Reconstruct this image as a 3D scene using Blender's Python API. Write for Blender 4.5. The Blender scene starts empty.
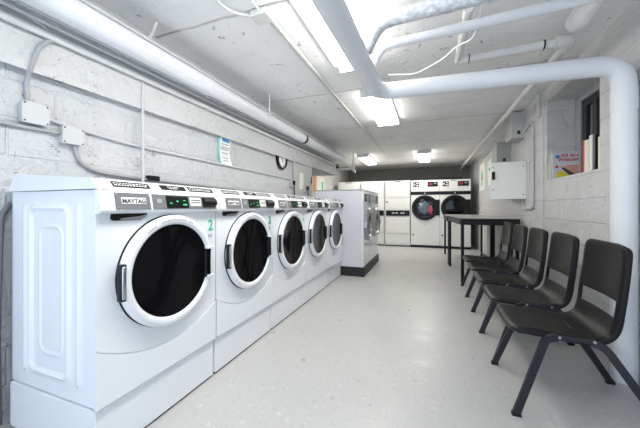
import bpy, bmesh, math, random
from mathutils import Vector, Matrix
C = bpy.context.scene.collection
S = bpy.context.scene
random.seed(7)
PI = math.pi

# ------------------------------------------------------------------ materials
def mat(name, col, rough=.5, metal=0., bump=0., bscale=40., var=0., vscale=6., coat=0., emit=None, estr=0., spec=.5, trans=0.):
    m = bpy.data.materials.new(name); m.use_nodes = True
    nt = m.node_tree; N = nt.nodes; L = nt.links
    b = N['Principled BSDF']
    c = (*col, 1)
    b.inputs['Base Color'].default_value = c
    b.inputs['Roughness'].default_value = rough
    b.inputs['Metallic'].default_value = metal
    b.inputs['Specular IOR Level'].default_value = spec
    b.inputs['Coat Weight'].default_value = coat
    b.inputs['Transmission Weight'].default_value = trans
    tc = N.new('ShaderNodeTexCoord')
    if var:
        n = N.new('ShaderNodeTexNoise'); n.inputs['Scale'].default_value = vscale; n.inputs['Detail'].default_value = 6
        L.new(tc.outputs['Object'], n.inputs['Vector'])
        r = N.new('ShaderNodeMix'); r.data_type = 'RGBA'
        r.inputs['A'].default_value = c
        r.inputs['B'].default_value = (*[x * (1 - var) for x in col], 1)
        mr = N.new('ShaderNodeMapRange'); mr.inputs['From Min'].default_value = .35; mr.inputs['From Max'].default_value = .65
        L.new(n.outputs['Fac'], mr.inputs['Value']); L.new(mr.outputs['Result'], r.inputs['Factor'])
        L.new(r.outputs['Result'], b.inputs['Base Color'])
    if bump:
        n = N.new('ShaderNodeTexNoise'); n.inputs['Scale'].default_value = bscale; n.inputs['Detail'].default_value = 5
        L.new(tc.outputs['Object'], n.inputs['Vector'])
        bp = N.new('ShaderNodeBump'); bp.inputs['Strength'].default_value = bump; bp.inputs['Distance'].default_value = .01
        L.new(n.outputs['Fac'], bp.inputs['Height']); L.new(bp.outputs['Normal'], b.inputs['Normal'])
    if emit:
        b.inputs['Emission Color'].default_value = (*emit, 1); b.inputs['Emission Strength'].default_value = estr
    return m

def mathn(nt, op, a=None, b=None, c=None):
    n = nt.nodes.new('ShaderNodeMath'); n.operation = op
    for i, v in enumerate((a, b, c)):
        if v is None: continue
        if isinstance(v, (int, float)): n.inputs[i].default_value = v
        else: nt.links.new(v, n.inputs[i])
    return n.outputs[0]

def mixc(nt, f, a, b):
    n = nt.nodes.new('ShaderNodeMix'); n.data_type = 'RGBA'
    if isinstance(f, (int, float)): n.inputs['Factor'].default_value = f
    else: nt.links.new(f, n.inputs['Factor'])
    for k, v in (('A', a), ('B', b)):
        if isinstance(v, tuple): n.inputs[k].default_value = (*v, 1)
        else: nt.links.new(v, n.inputs[k])
    return n.outputs['Result']

def noise(nt, vec, scale, detail=5, dist=0.):
    n = nt.nodes.new('ShaderNodeTexNoise'); n.inputs['Scale'].default_value = scale
    n.inputs['Detail'].default_value = detail; n.inputs['Distortion'].default_value = dist
    nt.links.new(vec, n.inputs['Vector']); return n.outputs['Fac']

def ramp(nt, v, lo, hi, a=0., b=1.):
    n = nt.nodes.new('ShaderNodeMapRange')
    n.inputs['From Min'].default_value = lo; n.inputs['From Max'].default_value = hi
    n.inputs['To Min'].default_value = a; n.inputs['To Max'].default_value = b
    nt.links.new(v, n.inputs['Value']); return n.outputs['Result']

def masonry(name, col, plane='YZ', bw=.4, bh=.2, brick=.5, rough_bump=.5, specks=.5, crack=(.25, .27, .3)):
    """painted block wall: mortar relief, trowel texture, flaked specks"""
    m = bpy.data.materials.new(name); m.use_nodes = True
    nt = m.node_tree; N = nt.nodes; L = nt.links; b = N['Principled BSDF']
    b.inputs['Roughness'].default_value = .62
    tc = N.new('ShaderNodeTexCoord'); o = tc.outputs['Object']
    sx = N.new('ShaderNodeSeparateXYZ'); L.new(o, sx.inputs[0])
    cx = N.new('ShaderNodeCombineXYZ')
    L.new(sx.outputs['Y' if plane == 'YZ' else 'X'], cx.inputs['X']); L.new(sx.outputs['Z'], cx.inputs['Y'])
    br = N.new('ShaderNodeTexBrick'); br.inputs['Scale'].default_value = 1
    br.inputs['Brick Width'].default_value = bw; br.inputs['Row Height'].default_value = bh
    br.inputs['Mortar Size'].default_value = .007; br.inputs['Mortar Smooth'].default_value = .6
    # wobble the joints a little
    nv = N.new('ShaderNodeTexNoise'); nv.inputs['Scale'].default_value = 5; nv.inputs['Detail'].default_value = 3
    L.new(o, nv.inputs['Vector'])
    va = N.new('ShaderNodeVectorMath'); va.operation = 'MULTIPLY_ADD'
    L.new(nv.outputs['Color'], va.inputs[0]); va.inputs[1].default_value = (.02, .02, 0); L.new(cx.outputs[0], va.inputs[2])
    L.new(va.outputs[0], br.inputs['Vector'])
    patch = noise(nt, o, 1.1, 3)
    big = noise(nt, o, 4.5, 6, .8)
    fine = noise(nt, o, 30, 4)
    mor = mathn(nt, 'MULTIPLY', br.outputs['Fac'], ramp(nt, patch, .35, .6, .25, 1.))
    h = mathn(nt, 'SUBTRACT', mathn(nt, 'ADD', mathn(nt, 'MULTIPLY', big, 1.2), mathn(nt, 'MULTIPLY', fine, .45)), mathn(nt, 'MULTIPLY', mor, brick))
    bp = N.new('ShaderNodeBump'); bp.inputs['Strength'].default_value = rough_bump; bp.inputs['Distance'].default_value = .03
    L.new(h, bp.inputs['Height']); L.new(bp.outputs['Normal'], b.inputs['Normal'])
    # thin wandering cracks and flaked specks
    w1 = mathn(nt, 'ABSOLUTE', mathn(nt, 'SUBTRACT', noise(nt, o, 7, 4, 1.2), .5))
    line = ramp(nt, w1, 0., .006, 1., 0.)
    mask = ramp(nt, noise(nt, o, 3.3, 3), .50, .57)
    cr = mathn(nt, 'MULTIPLY', mathn(nt, 'MULTIPLY', line, mask), specks)
    flake = mathn(nt, 'MULTIPLY', mathn(nt, 'MULTIPLY', ramp(nt, noise(nt, o, 28, 4, .5), .68, .72), ramp(nt, patch, .48, .56)), specks)
    cr = mathn(nt, 'MAXIMUM', cr, mathn(nt, 'MULTIPLY', flake, .7))
    base = mixc(nt, ramp(nt, big, .3, .7), col, tuple(x * .95 for x in col))
    L.new(mixc(nt, cr, base, crack), b.inputs['Base Color'])
    return m

def ceiling_mat():
    m = bpy.data.materials.new('painted_concrete_ceiling'); m.use_nodes = True
    nt = m.node_tree; N = nt.nodes; L = nt.links; b = N['Principled BSDF']
    b.inputs['Roughness'].default_value = .75
    tc = N.new('ShaderNodeTexCoord'); o = tc.outputs['Object']
    sx = N.new('ShaderNodeSeparateXYZ'); L.new(o, sx.inputs[0])
    wob = mathn(nt, 'MULTIPLY', mathn(nt, 'SUBTRACT', noise(nt, o, 3, 4), .5), .05)
    y = mathn(nt, 'ADD', sx.outputs['Y'], wob)
    j = mathn(nt, 'ABSOLUTE', mathn(nt, 'SUBTRACT', mathn(nt, 'FRACT', mathn(nt, 'DIVIDE', mathn(nt, 'ADD', y, -.90), 1.53)), .5))
    joint = mathn(nt, 'MULTIPLY', ramp(nt, j, 0., .011, 1., 0.), ramp(nt, noise(nt, o, 5, 3), .35, .55, .45, 1))
    big = noise(nt, o, 2.2, 6, .6); fine = noise(nt, o, 22, 5)
    patch = ramp(nt, noise(nt, o, 1.6, 4), .55, .68)
    spk = ramp(nt, noise(nt, o, 17, 6, .6), .64, .68)
    spk2 = mathn(nt, 'MULTIPLY', spk, ramp(nt, noise(nt, o, 1.9, 3, .3), .50, .58))
    fl2 = mathn(nt, 'MULTIPLY', ramp(nt, noise(nt, o, 45, 5, .4), .61, .66), ramp(nt, noise(nt, o, 1.3, 4, .5), .52, .6))
    peel = noise(nt, o, 60, 3)
    h = mathn(nt, 'ADD', mathn(nt, 'MULTIPLY', big, .5), mathn(nt, 'MULTIPLY', fine, .35))
    h = mathn(nt, 'ADD', h, mathn(nt, 'MULTIPLY', mathn(nt, 'MULTIPLY', peel, patch), .5))
    h = mathn(nt, 'SUBTRACT', h, mathn(nt, 'MULTIPLY', joint, .8))
    bp = N.new('ShaderNodeBump'); bp.inputs['Strength'].default_value = .9; bp.inputs['Distance'].default_value = .025
    L.new(h, bp.inputs['Height']); L.new(bp.outputs['Normal'], b.inputs['Normal'])
    base = mixc(nt, ramp(nt, big, .3, .7), (.88, .875, .87), (.80, .80, .79))
    base = mixc(nt, mathn(nt, 'MULTIPLY', joint, .7), base, (.33, .32, .3))
    base = mixc(nt, mathn(nt, 'MULTIPLY', fl2, .3), base, (.42, .42, .41))
    base = mixc(nt, mathn(nt, 'MULTIPLY', spk2, .7), base, (.25, .25, .25))
    L.new(base, b.inputs['Base Color'])
    return m

def floor_mat():
    m = bpy.data.materials.new('vinyl_tile_floor'); m.use_nodes = True
    nt = m.node_tree; N = nt.nodes; L = nt.links; b = N['Principled BSDF']
    tc = N.new('ShaderNodeTexCoord'); o = tc.outputs['Object']
    br = N.new('ShaderNodeTexBrick'); br.offset = 0; br.inputs['Scale'].default_value = 1
    br.inputs['Brick Width'].default_value = .305; br.inputs['Row Height'].default_value = .305
    br.inputs['Mortar Size'].default_value = .0012; br.inputs['Mortar Smooth'].default_value = .3
    br.inputs['Color1'].default_value = (.0, .0, .0, 1); br.inputs['Color2'].default_value = (1, 1, 1, 1); br.inputs['Mortar'].default_value = (.5, .5, .5, 1)
    L.new(o, br.inputs['Vector'])
    mp = N.new('ShaderNodeMapping'); mp.inputs['Scale'].default_value = (1, .45, 1); mp.inputs['Rotation'].default_value = (0, 0, .5); L.new(o, mp.inputs['Vector'])
    spk = ramp(nt, noise(nt, mp.outputs[0], 55, 5, .5), .56, .68)
    spk_l = ramp(nt, noise(nt, o, 38, 4, .8), .62, .7)
    big = noise(nt, o, 1.5, 5)
    base = mixc(nt, ramp(nt, big, .3, .7), (.50, .495, .485), (.455, .455, .45))
    base = mixc(nt, mathn(nt, 'MULTIPLY', br.outputs['Color'], .06), base, (.42, .42, .41))
    base = mixc(nt, mathn(nt, 'MULTIPLY', spk, .5), base, (.37, .37, .37))
    base = mixc(nt, mathn(nt, 'MULTIPLY', spk_l, .4), base, (.70, .70, .69))
    base = mixc(nt, mathn(nt, 'MULTIPLY', br.outputs['Fac'], .35), base, (.3, .3, .3))
    L.new(base, b.inputs['Base Color'])
    L.new(ramp(nt, noise(nt, o, 9, 4), .3, .7, .27, .42), b.inputs['Roughness'])
    return m

M = {
 'floor': floor_mat(), 'ceil': ceiling_mat(),
 'wall_l': masonry('painted_block_wall_left', (.56, .57, .585), 'YZ', .42, .2, .16, 1., 1., (.13, .14, .16)),
 'wall_r': masonry('painted_block_wall_right', (.63, .625, .62), 'YZ', .4, .2, .28, .9, .5),
 'wall_b': masonry('shaded_block_wall', (.24, .24, .21), 'XZ', .4, .2, .9, .6, .2),  # back wall lies in shadow; that shade is put into its block colour
 'wall_x': masonry('painted_return_wall', (.62, .615, .60), 'XZ', .4, .2, .3, .4, .3),
 'soffit': masonry('painted_plaster_soffit', (.60, .605, .61), 'YZ', 3., 2., .0, .8, 1., (.16, .17, .19)),
 'white': mat('white_enamel', (.79, .815, .85), .22, coat=.4, spec=.5),
 'white2': mat('warm_white_enamel', (.86, .855, .835), .3),
 'greyside': mat('pale_grey_side_panel', (.62, .625, .68), .4),
 'wplastic': mat('white_plastic', (.80, .81, .83), .35),
 'greyplate': mat('grey_control_plate', (.17, .175, .185), .35),
 'black': mat('black_plastic', (.008, .008, .009), .35, spec=.3),
 'blackgloss': mat('black_display', (.01, .012, .012), .12),
 'glass': mat('dark_door_glass', (.004, .004, .005), .05, spec=.35),
 'glass2': mat('smoked_door_glass', (.03, .032, .035), .08, spec=.8),
 'chrome': mat('brushed_metal', (.62, .63, .66), .28, 1.),
 'silver': mat('silver_ring', (.55, .56, .58), .3, .9),
 'green': mat('green_print', (.02, .5, .3), .5),
 'greenled': mat('green_led', (.02, .3, .1), .4, emit=(.1, 1, .4), estr=.25),
 'redled': mat('red_display', (.25, .02, .03), .4, emit=(1, .08, .08), estr=.08),
 'printgrey': mat('grey_print', (.35, .36, .38), .5),
 'printdark': mat('dark_print', (.05, .05, .06), .5),
 'chair': mat('black_polypropylene', (.010, .0095, .0095), .3, bump=.12, bscale=420, spec=.2),
 'chairleg': mat('black_enamel_steel', (.014, .014, .022), .38),
 'tabletop': mat('grey_laminate', (.45, .45, .45), .35),
 'pipe': mat('white_pipe_jacket', (.74, .75, .785), .42, var=.04, vscale=3),
 'pipe2': mat('painted_pipe', (.74, .74, .72), .55, bump=.25, bscale=35, var=.06),
 'lag': mat('rough_pipe_lagging', (.74, .76, .80), .8, bump=1., bscale=30, var=.35, vscale=34),
 'conduit': mat('painted_conduit', (.56, .57, .58), .45),
 'conduit_d': mat('grey_conduit', (.36, .37, .39), .45),
 'boxgrey': mat('painted_steel_box', (.52, .53, .535), .45),
 'boxmid': mat('mid_grey_steel_box', (.48, .485, .48), .5),
 'boxdark': mat('grey_steel_box', (.36, .37, .37), .5),
 'lamp': mat('fluorescent_diffuser', (.9, .9, .9), .5, emit=(1., .975, .905), estr=9.),
 'lampbody': mat('light_housing', (.72, .72, .70), .5),
 'paper': mat('white_paper', (.82, .82, .80), .7),
 'cream': mat('cream_paper', (.80, .75, .60), .7),
 'blue': mat('blue_print', (.06, .22, .50), .6),
 'cyan': mat('cyan_print', (.25, .60, .62), .6),
 'red': mat('red_print', (.62, .04, .06), .5),
 'pinkcol': mat('dusty_pink_print', (.70, .36, .30), .5),
 'yellow': mat('yellow_print', (.75, .62, .05), .5),
 'orange': mat('orange_print', (.72, .36, .14), .5),
 'skyblue': mat('pale_print', (.62, .66, .74), .5),
 'cloth': mat('blue_grey_cloth', (.16, .20, .26), .9, var=.5, vscale=9),
 'clothred': mat('red_cloth', (.55, .06, .10), .9),
 'clothlight': mat('pale_cloth', (.45, .47, .50), .9, var=.5, vscale=12),
 'plinth': mat('black_painted_plinth', (.016, .016, .018), .5, var=.5, vscale=20),
 'door': mat('grey_painted_door', (.47, .48, .47), .5),
 'winframe': mat('grey_window_frame', (.33, .34, .35), .55),
 'windark': mat('black_window_sash', (.02, .02, .022), .45),
 'pane': mat('dusty_window_glass', (.22, .24, .25), .2),
 'hose': mat('grey_rubber_hose', (.16, .16, .18), .6),
}

# ------------------------------------------------------------------ mesh helpers
def obj(name, bm, m, parent=None, smooth=False, angle=None, kind=None):
    me = bpy.data.meshes.new(name)
    bmesh.ops.recalc_face_normals(bm, faces=bm.faces[:])
    bm.to_mesh(me); bm.free()
    ms = m if isinstance(m, (list, tuple)) else [m]
    for x in ms: me.materials.append(M[x])
    if smooth:
        for p in me.polygons: p.use_smooth = True
        me.set_sharp_from_angle(angle=math.radians(angle or 40))
    o = bpy.data.objects.new(name, me); C.objects.link(o)
    if parent: o.parent = parent
    if kind: o['kind'] = kind
    return o

def tag(o, label, cat, group=None):
    o['label'] = label; o['category'] = cat
    if group: o['group'] = group
    return o

def thing(name, label, cat, loc=(0, 0, 0), group=None, rz=0):
    o = bpy.data.objects.new(name, None); C.objects.link(o)
    o.location = loc; o.rotation_euler = (0, 0, rz); o.empty_display_size = .1
    return tag(o, label, cat, group)

def copy_tree(o, parent=None):
    c = o.copy(); C.objects.link(c)
    if parent: c.parent = parent
    for ch in list(o.children): copy_tree(ch, c)
    return c

def bx(bm, x0, x1, y0, y1, z0, z1, bev=0., seg=2, mi=0):
    r = bmesh.ops.create_cube(bm, size=1)
    vs = r['verts']
    for v in vs:
        v.co = Vector(((x0 + x1) / 2 + v.co.x * (x1 - x0), (y0 + y1) / 2 + v.co.y * (y1 - y0), (z0 + z1) / 2 + v.co.z * (z1 - z0)))
    fs = list({f for v in vs for f in v.link_faces})
    for f in fs: f.material_index = mi
    if bev:
        es = list({e for v in vs for e in v.link_edges})
        r = bmesh.ops.bevel(bm, geom=es, offset=bev, segments=seg, profile=.5, affect='EDGES')
        for f in r['faces']: f.material_index = mi
    return bm

def B(*a, **k): return bx(bmesh.new(), *a, **k)

def prism(bm, pts, axis, a0, a1, mi=0):
    """extrude polygon pts along axis ('x': pts=(y,z), 'y': pts=(x,z), 'z': pts=(x,y))"""
    def P(p, a):
        return {'x': (a, p[0], p[1]), 'y': (p[0], a, p[1]), 'z': (p[0], p[1], a)}[axis]
    A = [bm.verts.new(P(p, a0)) for p in pts]; Z = [bm.verts.new(P(p, a1)) for p in pts]
    n = len(pts)
    fs = [bm.faces.new(A), bm.faces.new(Z[::-1])]
    for i in range(n): fs.append(bm.faces.new((A[i], A[(i + 1) % n], Z[(i + 1) % n], Z[i])))
    for f in fs: f.material_index = mi
    return bm

def rounded(path, r, n=6):
    path = [Vector(p) for p in path]
    out = [path[0]]
    for i in range(1, len(path) - 1):
        a, b, c = path[i - 1], path[i], path[i + 1]
        u = (a - b); w = (c - b)
        d = min(r, u.length * .49, w.length * .49)
        p0 = b + u.normalized() * d; p1 = b + w.normalized() * d
        for k in range(n + 1):
            t = k / n
            out.append((1 - t) ** 2 * p0 + 2 * t * (1 - t) * b + t * t * p1)
    out.append(path[-1]); return out

def tube(bm, path, rad, seg=12, rr=0., flat=None, mi=0, lump=0.):
    """sweep a circle (or flat=(w,h) rectangle) along a path"""
    P = rounded(path, rr) if rr else [Vector(p) for p in path]
    T = []
    for i in range(len(P)):
        a = P[max(0, i - 1)]; b = P[min(len(P) - 1, i + 1)]
        T.append((b - a).normalized())
    up = Vector((0, 0, 1)) if abs(T[0].z) < .9 else Vector((0, 1, 0))
    if flat: up = flat[2]
    n = (up - T[0] * up.dot(T[0])).normalized()
    rings = []
    for i, p in enumerate(P):
        n = (n - T[i] * n.dot(T[i])).normalized()
        bb = T[i].cross(n)
        ring = []
        if flat:
            w, h = flat[0] / 2, flat[1] / 2
            for s, t in ((1, 1), (-1, 1), (-1, -1), (1, -1)):
                ring.append(bm.verts.new(p + n * w * s + bb * h * t))
        else:
            R = rad[i] if isinstance(rad, list) else rad
            for k in range(seg):
                a = 2 * PI * k / seg
                q = R * (1 + (random.uniform(-lump, lump) if lump else 0))
                ring.append(bm.verts.new(p + (n * math.cos(a) + bb * math.sin(a)) * q))
        rings.append(ring)
    m = len(rings[0]); fs = []
    for i in range(len(rings) - 1):
        for k in range(m):
            fs.append(bm.faces.new((rings[i][k], rings[i][(k + 1) % m], rings[i + 1][(k + 1) % m], rings[i + 1][k])))
    fs.append(bm.faces.new(rings[0][::-1])); fs.append(bm.faces.new(rings[-1]))
    for f in fs: f.material_index = mi
    return bm

def Tb(*a, **k): return tube(bmesh.new(), *a, **k)

def lathe(bm, prof, c, axis='x', seg=64, mi=0, closed=False, sx=1.):
    """revolve prof [(r, h)] round an axis through c"""
    c = Vector(c); rings = []
    for r, h in prof:
        if r < 1e-6:
            q = {'x': (h, 0, 0), 'y': (0, h, 0), 'z': (0, 0, h)}[axis]
            rings.append([bm.verts.new(c + Vector(q))]); continue
        ring = []
        for k in range(seg):
            a = 2 * PI * k / seg; u, v = r * math.cos(a), r * math.sin(a)
            q = {'x': (h, u, v), 'y': (u, h, v), 'z': (u, v, h)}[axis]
            ring.append(bm.verts.new(c + Vector(q)))
        rings.append(ring)
    pr = list(zip(rings[:-1], rings[1:]))
    if closed: pr.append((rings[-1], rings[0]))
    for A, Bq in pr:
        for k in range(seg):
            k2 = (k + 1) % seg
            if len(A) == 1 and len(Bq) == 1: continue
            if len(A) == 1: f = bm.faces.new((A[0], Bq[k], Bq[k2]))
            elif len(Bq) == 1: f = bm.faces.new((A[k], A[k2], Bq[0]))
            else: f = bm.faces.new((A[k], A[k2], Bq[k2], Bq[k]))
            f.material_index = mi
    return bm

def Lt(*a, **k): return lathe(bmesh.new(), *a, **k)

def slab(bm, p0, p1, y0, y1, off0, off1, mi=0):
    """box lying on an inclined strip: p0,p1 are (x,z) low and high; spans y0..y1; offsets along the outward normal"""
    a = Vector((p0[0], 0, p0[1])); b = Vector((p1[0], 0, p1[1]))
    d = (b - a).normalized(); n = Vector((d.z, 0, -d.x))
    if n.x < 0: n = -n
    vs = []
    for o in (off0, off1):
        for (p, y) in ((a, y0), (a, y1), (b, y1), (b, y0)):
            vs.append(bm.verts.new(p + n * o + Vector((0, y, 0))))
    for q in ((0, 1, 2, 3), (7, 6, 5, 4), (0, 4, 5, 1), (1, 5, 6, 2), (2, 6, 7, 3), (3, 7, 4, 0)):
        bm.faces.new([vs[i] for i in q]).material_index = mi
    return bm

AX = {'+x': Matrix(((0, 0, 1), (1, 0, 0), (0, 1, 0))), '-x': Matrix(((0, 0, -1), (-1, 0, 0), (0, 1, 0))), '-y': Matrix(((1, 0, 0), (0, 0, -1), (0, 1, 0)))}
def text(name, body, size, loc, facing, m, parent, ext=.0008, tilt=None, sx=1., bold=0.):
    cu = bpy.data.curves.new(name, 'FONT'); cu.body = body; cu.size = size; cu.extrude = ext; cu.offset = bold
    cu.align_x = 'CENTER'; cu.align_y = 'CENTER'; cu.resolution_u = 3
    t = bpy.data.objects.new(name, cu); C.objects.link(t)
    bpy.context.view_layer.update()
    me = bpy.data.meshes.new_from_object(t.evaluated_get(bpy.context.evaluated_depsgraph_get()))
    bpy.data.objects.remove(t); bpy.data.curves.remove(cu)
    X = AX[facing].to_4x4()
    mm = Matrix.Translation(loc) @ (tilt or Matrix.Identity(4)) @ X @ Matrix.Diagonal((sx, 1, 1, 1))
    me.transform(mm); me.name = name
    me.materials.clear(); me.materials.append(M[m])
    o = bpy.data.objects.new(name, me); C.objects.link(o)
    if parent: o.parent = parent
    return o

# ------------------------------------------------------------------ setting
CE = 2.45; XL = -2.05; XR = 1.25; YB = 10.3; YN = -1.1; XL2 = -2.75; YS = 4.98
obj('floor', B(-2.95, 1.75, YN, YB + .2, -.1, 0), 'floor', kind='structure')
obj('ceiling', B(-2.95, 1.75, YN, YB + .2, CE, CE + .15), 'ceil', kind='structure')
bm = B(-2.95, XL, YN, YS, 0, CE); obj('wall_left', bm, 'wall_l', kind='structure')
obj('wall_far_left', B(-2.95, XL2, YS, YB, 0, CE), 'wall_r', kind='structure')
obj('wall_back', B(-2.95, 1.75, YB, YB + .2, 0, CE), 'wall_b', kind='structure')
NY0, NY1, NZ0, NZ1 = 2.86, 3.92, 1.42, 2.30
bm = bmesh.new()
bx(bm, XR, 1.75, YN, NY0, 0, CE); bx(bm, XR, 1.75, NY1, YB, 0, CE)
bx(bm, XR, 1.75, NY0, NY1, 0, NZ0); bx(bm, XR, 1.75, NY0, NY1, NZ1, CE)
bx(bm, 1.60, 1.75, NY0, NY1, NZ0, NZ1)
obj('wall_right', bm, 'wall_r', kind='structure')
# plaster soffit over the washers
obj('trim_1', prism(bmesh.new(), [(-2.049, 1.87), (-2.0, 1.85), (-1.995, 2.0), (-2.0, CE - .001), (-2.049, CE - .001)], 'y', YN, YS), 'soffit', kind='structure')
obj('trim_2', B(-2.74, -2.0, YS + .002, 6.4, 1.86, CE - .001), 'soffit', kind='structure')
# ledge beam across the ceiling at right
obj('baseboard_back', B(XL2 + .001, XR - .001, YB - .02, YB - .001, 0, .1), 'plinth', kind='structure')
# low pilaster on the right wall at the far end
obj('trim_3', B(XR - .012, XR - .0005, 4.0, 6.9, .0, CE - .001, .003), 'wall_r', kind='structure')

# door in the left wall behind the washers
d = obj('door_1', B(XL + .001, XL + .03, 4.19, 4.96, 0, 1.87, .004), 'door', kind='structure')
obj('notice_strip', B(XL + .031, XL + .034, 4.40, 4.56, 1.42, 1.70), 'paper', d)
for z in (1.55, .4): obj('hinge', Tb([(XL + .036, 4.92, z), (XL + .036, 4.92, z + .12)], .009, 8), 'windark', d)

# window at the back of the niche
w = obj('window_1', None or (lambda b: (bx(b, 1.50, 1.56, 3.80, 3.915, NZ0 + .001, NZ1 - .001, .006), bx(b, 1.50, 1.56, 2.865, 2.95, NZ0 + .001, NZ1 - .001, .006), bx(b, 1.50, 1.56, 2.95, 3.80, NZ1 - .07, NZ1 - .002, .006), bx(b, 1.50, 1.56, 2.95, 3.80, NZ0 + .002, NZ0 + .06, .006), b)[-1])(bmesh.new()), 'winframe', kind='structure')
bm = bmesh.new()
for y0, y1 in ((3.72, 3.80), (3.52, 3.60), (3.30, 3.38), (2.95, 3.03)): bx(bm, 1.515, 1.55, y0, y1, NZ0 + .06, NZ1 - .07, .004)
for z0, z1 in ((NZ0 + .06, NZ0 + .16), (1.72, 1.80), (NZ1 - .14, NZ1 - .07)): bx(bm, 1.516, 1.549, 2.95, 3.80, z0, z1, .004)
obj('window_sash', bm, 'windark', w)
obj('pane', B(1.553, 1.558, 2.95, 3.80, NZ0 + .06, NZ1 - .07), 'pane', w)

# ------------------------------------------------------------------ ceiling lights
def ceiling_light(x0, x1, y0, y1, label, zt=CE):
    r = thing('ceiling_light', label, 'ceiling light', ((x0 + x1) / 2, (y0 + y1) / 2, zt - .001), 'fluorescent ceiling lights')
    w, l = (x1 - x0) / 2, (y1 - y0) / 2
    bm = bmesh.new()
    prism(bm, [(-w + .02, 0), (-w + .003, -.05), (w - .003, -.05), (w - .02, 0)], 'y', -l, l)
    obj('housing', bm, 'lampbody', r)
    prism_pts = [(-w + .002, -.0505), (-w + .006, -.074), (-w + .03, -.086), (w - .03, -.086), (w - .006, -.074), (w - .002, -.0505)]
    obj('diffuser', prism(bmesh.new(), prism_pts, 'y', -l + .006, l - .006), 'lamp', r)
    for s in (-1, 1):
        obj('end_cap', prism(bmesh.new(), [(-w - .002, -.0), (-w - .002, -.088), (w + .002, -.088), (w + .002, 0)], 'y', s * l - .004, s * l + .004), 'lampbody', r)
ceiling_light(-.76, -.45, .10, 2.56, 'long fluorescent ceiling light nearest the camera, partly hidden by the fat overhead pipe')
ceiling_light(-.72, -.41, 3.24, 4.46, 'fluorescent ceiling light just beyond the bend of the fat overhead pipe')
ceiling_light(-1.68, -1.40, 7.15, 8.45, 'far fluorescent ceiling light over the stacked dryers at left')
ceiling_light(-.23, .06, 7.12, 8.45, 'far fluorescent ceiling light over the tumble dryers at right')

# ------------------------------------------------------------------ front-load washers
W = .731
def arc_seam(n=24):
    # smile-shaped seam below the door (y, z)
    pts = []
    for i in range(n + 1):
        y = W * i / n; t = (y - W * .5) / (W * .5)
        pts.append((y, .392 + .112 * abs(t) ** 2.0))
    return pts

def side_height(x, z):
    """relief of the pressed side panel; x from -.62 (rear) to 0 (front)"""
    h = 0.
    def band(d, w=.011, a=.0075): return a * math.exp(-(d / w) ** 2)
    # middle rounded rectangle outline
    def rrect(px, pz, x0, x1, z0, z1, r):
        cx, cz = (x0 + x1) / 2, (z0 + z1) / 2
        qx = abs(px - cx) - (x1 - x0) / 2 + r; qz = abs(pz - cz) - (z1 - z0) / 2 + r
        return math.hypot(max(qx, 0), max(qz, 0)) + min(max(qx, qz), 0) - r
    d = rrect(x, z, -.49, -.205, .34, 1.115, .035)
    h += band(d, .014, .014) - .006 * min(1, max(0, -d / .01))
    d2 = rrect(x, z, -.425, -.255, .43, 1.03, .05)
    h += band(d2, .015, .011)
    # outer verticals
    for x0 in (-.545, -.135):
        if .33 < z < 1.115: h += band(x - x0, .013, .010)
        elif z <= .33: h += band(math.hypot(x - x0, z - .33), .012, .007)
        else: h += band(math.hypot(x - x0, z - 1.115), .012, .007)
    return h

def washer_side(bm, y):
    nx, nz = 110, 130
    V = [[None] * (nz + 1) for _ in range(nx + 1)]
    for i in range(nx + 1):
        for k in range(nz + 1):
            x = -.66 + .657 * i / nx; z = .245 + .95 * k / nz
            V[i][k] = bm.verts.new((x, y - side_height(x, z) + .012, z))
    for i in range(nx):
        for k in range(nz): bm.faces.new((V[i][k], V[i + 1][k], V[i + 1][k + 1], V[i][k + 1]))

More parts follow.
